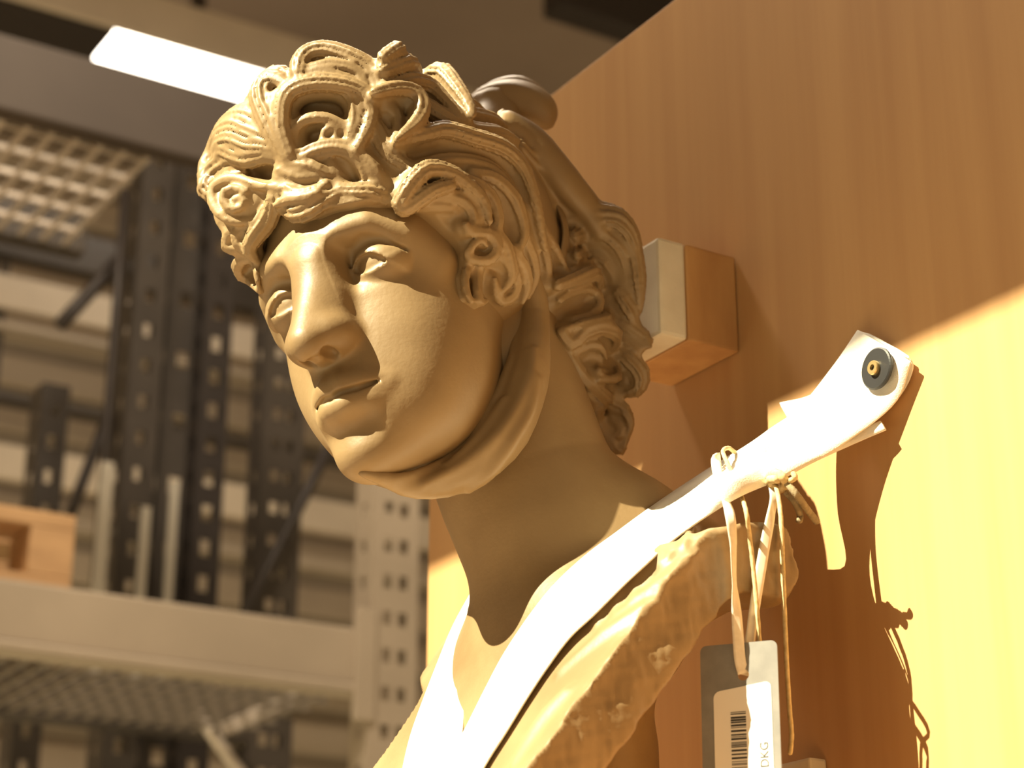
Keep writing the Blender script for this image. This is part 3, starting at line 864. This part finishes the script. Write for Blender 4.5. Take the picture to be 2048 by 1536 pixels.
itag = thing('inventory_tag', 'grey card tag with a white barcode label hanging on cotton tape', 'tag')
M['card'] = noisy('grey_card', (.20, .195, .19), (.25, .245, .235), 60, rough=.8)
M['label'] = plain('label_paper', (.82, .79, .74), .7)
M['ink'] = plain('ink', (.03, .028, .026), .6)
td = (on_s(1487, 1350, SH - .004) - CAM) @ Fv     # depth of the tag
def tape(pts, dn, w, rot):
    P = catmull(tn(pts, dn), 50); T = np.gradient(P, axis=0); T /= np.linalg.norm(T, axis=1)[:, None]
    rows = []
    for k in range(50):
        a = np.interp(k / 49, np.linspace(0, 1, len(rot)), rot); side = np.cross(T[k], -Fv); side /= np.linalg.norm(side); up = np.cross(side, T[k])
        d = side * math.cos(a) + up * math.sin(a)
        rows.append([P[k] + d * w * f for f in (-1, -.5, 0, .5, 1)])
    return ribbon3('tape', np.array(rows), .0009, M['ribbon'], itag)
tape([(1440,915),(1432,922),(1442,975),(1458,1020),(1466,1080),(1468,1150),(1472,1210),(1476,1270),(1480,1320),(1487,1347)], [-.006,.008,.013,.006,.002,.0,-.002,-.003,-.004,-.004], .0036, [0, 0, 0, .2, .3, .9, 1.1, .3, 0, 0])
tape([(1542,962),(1548,990),(1542,1030),(1530,1090),(1518,1160),(1507,1230),(1500,1280),(1494,1320),(1488,1350)], [-.014,-.010,-.006,-.004,-.004,-.005,-.006,-.006,-.006], .0036, [.6, .3, .5, .2, .1, .2, .4, .2, 0])
# card outline in its own plane (u right, v up), hung at the hole
hc = at_depth(1487, 1350, td)
tu = Rv * .93 + np.array([0, 1, 0]) * -.36; tu /= np.linalg.norm(tu)
tv = np.array([.075, .02, 1.]); tv -= (tv @ tu) * tu; tv /= np.linalg.norm(tv); tn_ = np.cross(tu, tv)
if tn_ @ Fv > 0: tn_ = -tn_
mm = td / FPX            # metres per pixel there
def card_pt(u, v, d=0.): return hc + tu * u * mm / .93 + tv * v * mm / .94 + tn_ * d
def plate(name, outline, d0, d1, mat, parent, hole=None):
    bm = bmesh.new()
    o1 = [bm.verts.new(card_pt(u, v, d1)) for u, v in outline]
    es = [bm.edges.new((o1[i], o1[(i + 1) % len(o1)])) for i in range(len(o1))]
    if hole:
        hv = [bm.verts.new(card_pt(hole[0] + hole[2] * math.cos(a), hole[1] + hole[2] * math.sin(a), d1)) for a in np.linspace(0, 2 * math.pi, 20, endpoint=False)]
        es += [bm.edges.new((hv[i], hv[(i + 1) % 20])) for i in range(20)]
    bmesh.ops.triangle_fill(bm, use_beauty=True, use_dissolve=False, edges=es)
    r = bmesh.ops.extrude_face_region(bm, geom=list(bm.faces))
    for v in r['geom']:
        if isinstance(v, bmesh.types.BMVert): v.co += Vector(tn_ * (d0 - d1))
    bmesh.ops.recalc_face_normals(bm, faces=bm.faces)
    me = bpy.data.meshes.new(name); bm.to_mesh(me); bm.free(); me.materials.append(mat)
    o = bpy.data.objects.new(name, me); C.objects.link(o); o.parent = parent
    return o
def rrect(u0, v0, u1, v1, r, n=5, skew=0.):
    out = []
    for cx, cy, a0 in ((u1 - r, v1 - r, 0), (u0 + r, v1 - r, 90), (u0 + r, v0 + r, 180), (u1 - r, v0 + r, 270)):
        for k in range(n): a = math.radians(a0 + 90 * k / (n - 1)); out.append((cx + r * math.cos(a), cy + r * math.sin(a) + skew * (cx + r * math.cos(a))))
    return out
card = plate('card', rrect(-82, -330, 66, 62, 12), -.0006, .0006, M['card'], itag, hole=(0, 0, 11))
lab = plate('paper_label', rrect(-58, -310, 52, -22, 12, skew=.13), .0006, .0009, M['label'], itag)
rb = random.Random(3); v = -70.
while v > -290:
    t = rb.choice([1.2, 1.2, 2.0, 2.6, 3.6])
    plate('bar', [(-26, v - t), (3, v - t), (3, v), (-26, v)], .0009, .00105, M['ink'], lab)
    v -= t + rb.choice([1.2, 1.8, 2.6, 4.0])
def text_on(txt, u, v, size, parent):
    cu = bpy.data.curves.new('code_text', 'FONT'); cu.body = txt; cu.size = size * mm; cu.extrude = .00006
    o = bpy.data.objects.new('code_text', cu); C.objects.link(o); o.parent = parent
    Mx = Matrix((tuple(tv), tuple(-tu), tuple(tn_))).transposed().to_4x4(); Mx.translation = Vector(card_pt(u, v, .00098)); o.matrix_world = Mx
    cu.materials.append(M['ink'])
    bpy.context.view_layer.update()
    me = bpy.data.meshes.new_from_object(o.evaluated_get(bpy.context.evaluated_depsgraph_get()))
    t = bpy.data.objects.new('code_text', me); C.objects.link(t); t.matrix_world = Mx; t.parent = parent
    bpy.data.objects.remove(o); bpy.data.curves.remove(cu)
text_on('DKG', 43, -178, 24, lab)

# small offcut block at the foot of the panel
ob_ = nszc(on_n(1655, 1520, BOARD)); 
oc = bevel_box('offcut_block', box_nsz(BOARD + .0008, BOARD + .016, ob_[1] - .035, ob_[1], ob_[2] - .10, nszc(on_n(1655, 1518, BOARD))[2]), M['foam'], None, .002)
tag(oc, 'small pale block fixed low on the panel below the tag', 'block')
# plinth carrying bust and panel
T_bot = T0[2] - .28
pl = bevel_box('plinth', box_nsz(BOARD + .001, -.42, -1.55, -.75, -1.5, T_bot - .003), M['wood'], None, .003)
tag(pl, 'plain wooden plinth underneath the bust', 'plinth')

# ------------------------------------------------------------------ pallet racking behind
M['rack'] = noisy('rack_steel', (.060, .050, .043), (.085, .071, .060), 5, rough=.4, metal=.3)
M['beam'] = noisy('beam_paint', (.36, .295, .225), (.42, .345, .265), 4, rough=.55)
M['galv'] = noisy('galvanised', (.52, .45, .38), (.62, .54, .46), 20, rough=.45, metal=.3)
M['dark'] = plain('dark_steel', (.045, .036, .032), .5, .3)
M['pallet'] = noisy('pallet_wood', (.42, .25, .12), (.55, .34, .17), 5, rough=.7, stretch=(1, 1, 4))
S1 = -3.4
def sz(px, py, S): q = nszc(on_s(px, py, S)); return q[0], q[2]
def zplane_s(px, py, Z): d = ray(px, py); P = CAM + d * (Z / d[2]); return nszc(P)[1]
rk = thing('pallet_rack', 'light steel pallet rack with perforated upright nearest to the bust', 'rack')
nR, zb1t = sz(740, 1250, S1); nL, zb1t2 = sz(0, 1165, S1); _, zb1b = sz(0, 1302, S1)
zb1 = (zb1t + zb1t2) / 2
nEnd = nR; nStart = nL + 1.6
def beam(name, n0, n1, S, z0, z1, mat, parent, d=.05):
    o = bevel_box(name, box_nsz(n0, n1, S - d, S, z0, z1), mat, parent, .006)
    return o
beam('beam', nEnd, nStart, S1, zb1b, zb1, M['beam'], rk)
beam('beam_lip', nEnd, nStart, S1 + .008, zb1b, zb1b + .022, M['beam'], rk, .008)
_, zb2b = sz(0, 216, S1); _, zb2t = sz(0, 66, S1)
M['umber'] = noisy('umber_paint', (.052, .037, .028), (.062, .045, .034), 4, rough=.7)
beam('beam', sz(560, 300, S1)[0], nStart, S1, zb2b, zb2t, M['umber'], rk)
SB1 = zplane_s(0, 1425, zb1b); SB2 = zplane_s(0, 468, zb2b)
print('deck backs', SB1, SB2, 'nR', nR, 'nL', nL, 'zb', zb1, zb1b, zb2b, zb2t)
SBk = max(min(SB1, SB2), -4.9)
for zz, mt in ((zb1b, M['rack']), (zb2b, M['rack'])):
    beam('back_beam', nEnd if zz < 1.2 else sz(180, 400, SBk)[0], nStart, SBk, zz - .0, zz + .11, mt, rk)
def perf_post(name, n0, n1, s0, s1, z0, z1, mat, parent, pitch=.10, hole=.022, cols=1, side_hole=True):
    """open channel post: front plate and two side plates with punched slots"""
    bm = bmesh.new()
    def plate_(P0, eu, W, ncol):
        cs = [W * (k + 1) / (ncol + 1) for k in range(ncol)]
        xs = [0.] + [c + d for c in cs for d in (-hole / 2, hole / 2)] + [W]
        zs = [z0]; z = z0 + .05
        while z + hole * 1.4 < z1: zs += [z, z + hole * 1.4]; z += pitch
        zs.append(z1)
        cache = {}
        def vt(i, j):
            if (i, j) not in cache: cache[(i, j)] = bm.verts.new(P0 + eu * xs[i] + np.array([0, 0, zs[j]]))
            return cache[(i, j)]
        for i in range(len(xs) - 1):
            for j in range(len(zs) - 1):
                if i % 2 == 1 and j % 2 == 1: continue
                bm.faces.new([vt(i, j), vt(i + 1, j), vt(i + 1, j + 1), vt(i, j + 1)])
    base = lambda n, s: CAM + n * Nv + s * Sv
    plate_(base(n0, s1), Nv, n1 - n0, cols)
    plate_(base(n1, s0), Sv, s1 - s0, 1)
    plate_(base(n0, s0), Sv, s1 - s0, 1)
    me = bpy.data.meshes.new(name); bm.to_mesh(me); bm.free(); me.materials.append(mat)
    o = bpy.data.objects.new(name, me); C.objects.link(o); o.parent = parent
    md = o.modifiers.new('wall', 'SOLIDIFY'); md.thickness = .004; md.offset = 0
    return o
nRr, _ = sz(815, 1200, S1)
perf_post('upright', nRr - .02, nR, S1 - .07, S1 + .004, -1.5, sz(800, 420, S1)[1], M['beam'], rk, pitch=.075, hole=.02, cols=2)
perf_post('upright', nRr - .02, nR, SBk - .07, SBk, -1.5, sz(800, 420, S1)[1], M['rack'], rk, pitch=.075, hole=.02, cols=2)
bevel_box('beam_connector', box_nsz(nR - .01, nR + .035, S1, S1 + .012, zb1b - .05, zb1 + .04), M['beam'], rk, .003)
# wire decks
def wires(zz, pitch, nmin=-99, thick=.007, mt='galv'):
    k = 0; n = nEnd + .05
    base = bevel_box('wire', [CAM + nn * Nv + ss * Sv + np.array([0, 0, z]) for z in (-thick / 2, thick / 2) for nn, ss in ((-thick / 2, SBk), (-thick / 2, S1 - .05), (thick / 2, S1 - .05), (thick / 2, SBk))], M[mt], None, 0)
    me = base.data; bpy.data.objects.remove(base)
    while n < nStart - .9:
        if n < nmin: n += pitch; continue
        o = bpy.data.objects.new('wire', me); C.objects.link(o); o.location = tuple(n * Nv + np.array([0, 0, zz])); o.parent = rk; n += pitch
    s = S1 - .1
    while s > SBk:
        bevel_box('cross_wire', box_nsz(max(nEnd, nmin), nStart, s - thick / 2, s + thick / 2, zz + thick * .5, zz + thick * 1.5), M[mt], rk, 0); s -= pitch * 2
M['wirebrown'] = plain('dull_wire', (.20, .165, .13), .6)
wires(zb1b + .012, .04, -99, .008, 'wirebrown'); wires(zb2b + .012, .05, sz(335, 290, S1)[0], .011)
def bar3(name, p0, p1, r, mat, parent, seg=8):
    P = np.linspace(p0, p1, 4); V, Q, Tr = sweep(P, np.tile(-Fv, (4, 1)) + .01, np.full(4, r), ratio=1., grooves=0, seg=seg)
    return obj(name, V, Q.tolist() + Tr.tolist(), mat, parent, True)
bar3('brace', on_s(672, 870, S1 - .5), on_s(480, 1245, S1 - .5), .013, M['dark'], rk)
bar3('brace', on_s(392, 1425, S1 - .55), on_s(520, 1600, S1 - .55), .014, M['galv'], rk)
bevel_box('deck_support', [on_s(x, y, S1 - .3 + d) for d in (-.04, 0) for x, y in ((440, 1448), (448, 1474), (600, 1400), (590, 1378))], M['galv'], rk, .002)

M['white'] = plain('glint_paint', (.66, .62, .54), .25, .3)  # pale colour standing in for reflections on the posts
rk2 = thing('pallet_rack', 'dark steel rack frame of tall perforated posts far left of the face', 'rack')
S2 = -4.2
def post_px(x0, x1, y, S, dep, ztop, mat, name='upright', **kw):
    n1, _ = sz(x0, y, S); n0, _ = sz(x1, y, S)
    return perf_post(name, n0, n1, S - dep, S, -1.5, ztop, mat, rk2, **kw)
zt = sz(300, 262, S2)[1]
post_px(255, 318, 800, S2, .09, zt, M['rack'], pitch=.09, hole=.024)
post_px(322, 396, 800, S2 - .05, .02, zt, M['rack'], pitch=.16, hole=.03)
post_px(400, 455, 800, S2 + .02, .06, zt, M['dark'], pitch=.085, hole=.028)
post_px(85, 138, 800, S2 - .4, .09, zt - .55, M['rack'], pitch=.09, hole=.026)
bar3('brace', on_s(238, 520, S2 - .1), on_s(120, 650, S2 - .1), .018, M['dark'], rk2)
bar3('brace', on_s(216, 830, S2 - .1), on_s(140, 1030, S2 - .1), .014, M['dark'], rk2)
bar3('guard_rod', on_s(250, 380, S2 + .05), on_s(190, 1165, S2 + .05), .011, M['dark'], rk2)
for x0, x1, y0 in ((208, 232, 920), (288, 305, 1010), (346, 362, 960)):      # lamp reflections low on the posts, painted as pale strips
    n1, zt_ = sz(x0, y0, S2 + .08); n0, _ = sz(x1, y0, S2 + .08)
    bevel_box('post_glint', box_nsz(n0, n1, S2 + .06, S2 + .075, zb1 - .05, zt_), M['white'], rk2, .002)
# farther rack: pale and dark beams and stored boxes behind the dark frame
rk3 = thing('pallet_rack', 'pale beams of the farthest rack seen between the uprights', 'rack')
S3 = -5.6
M['pale'] = noisy('pale_board', (.58, .49, .39), (.68, .58, .46), 3, rough=.7)
for (y0, y1, mt) in ((430, 505, 'rack'), (545, 612, 'pale'), (640, 655, 'beam'), (780, 800, 'rack'), (885, 955, 'pale'), (1010, 1040, 'beam')):
    n0 = sz(900, 700, S3)[0]; n1 = sz(-60, 700, S3)[0]
    _, z1 = sz(0, y0, S3); _, z0 = sz(0, y1, S3)
    beam('beam', n0 - .6, n1, S3, z0, z1, M[mt], rk3, .06)
for x0, x1 in ((-40, -8), (930, 990)):
    n1, _ = sz(x0, 800, S3 - .03); n0, _ = sz(x1, 800, S3 - .03)
    perf_post('upright', n0, n1, S3 - .12, S3 - .03, -1.5, 2.6, M['rack'], rk3, pitch=.09, hole=.026)
def stored(name, x0, y0, x1, y1, S, mat, label, cat, d=.3):
    n1, zt_ = sz(x0, y0, S); n0, _ = sz(x1, y0, S); _, zb_ = sz(x0, y1, S)
    o = bevel_box(name, box_nsz(n0, n1, S - d, S, zb_, zt_), mat, None, .006); tag(o, label, cat); return o
# pallet on the front beam
pal = thing('wooden_pallet', 'wooden pallet lying on the beam at the left edge', 'pallet')
SP = S1 - .06
pn0, _ = sz(148, 1100, SP); pn1 = pn0 + 1.0
_, za = sz(140, 1030, SP); zlow = zb1 + .002
hgt = za - zlow
for k in range(5):
    bevel_box('deck_board', box_nsz(pn0, pn1, SP - .12 - .145 * k, SP - .145 * k, zlow + hgt * .80, za), M['pallet'], pal, .003)
for k in range(3):
    for j in range(3):
        bevel_box('block', box_nsz(pn0 + .45 * j, pn0 + .45 * j + .085, SP - .12 - .29 * k, SP - .29 * k, zlow + hgt * .2, zlow + hgt * .80), M['pallet'], pal, .003)
    bevel_box('bottom_board', box_nsz(pn0, pn1, SP - .12 - .29 * k, SP - .29 * k, zlow, zlow + hgt * .2), M['pallet'], pal, .003)

# ------------------------------------------------------------------ ceiling lamp, tray and beams
SL = -5.2
nl1, zl = sz(186, 122, SL); nl0, _ = sz(560, 222, SL)
SLn = zplane_s(232, 66, zl)
lamp = thing('ceiling_lamp', 'glowing strip lamp under the ceiling left of the hair', 'lamp')
M['glow'] = plain('lamp_glow', (.9, .88, .84), .5, 0, (1.0, .90, .76), 9.0)
print('lamp', nl0, nl1, zl, SL, SLn)
bevel_box('diffuser', box_nsz(nl0, nl1, SL, SLn, zl, zl + .03), M['glow'], lamp, .008)
bevel_box('housing', box_nsz(nl0, nl1, SL + .02, SLn - .02, zl + .03, zl + .09), M['beam'], lamp, .004)
bevel_box('hanger', box_nsz(nl0 + .3, nl0 + .32, SL + .05, SL + .07, zl + .09, CEIL), M['rack'], lamp, 0)
bevel_box('hanger', box_nsz(nl1 - .3, nl1 - .28, SL + .05, SL + .07, zl + .09, CEIL), M['rack'], lamp, 0)
tr = bevel_box('cable_tray', box_nsz(nl1 + .005, nl1 + 1.5, SL, SLn, zl, zl + .06), M['dark'], None, .004)
tag(tr, 'dark cable tray running on from the lamp to the left edge', 'tray')

# pale duct above the lamp, dark roof beams near the panel
dct = bevel_box('ceiling_fascia', box_nsz(nl0 - .9, nl1 + 1.6, SLn + .004, SLn + .03, zl + .004, zl + .15), M['pale'], None, .006)
tag(dct, 'pale fascia board running along the ceiling just above the strip lamp', 'fascia')
for x0, y0, x1 in ((1120, 8, 1420), (1235, 12, 1480)):
    n1, z_ = sz(x0, y0, -4.4); n0, _ = sz(x1, y0, -4.4)
    o = bevel_box('trim_%d' % (1 if x0 < 1200 else 2), box_nsz(n0 - 1.0, n1, -4.5, -4.4, z_ + (0 if x0 < 1200 else .12), z_ + .35), M['dark'], None, .01, kind='structure')
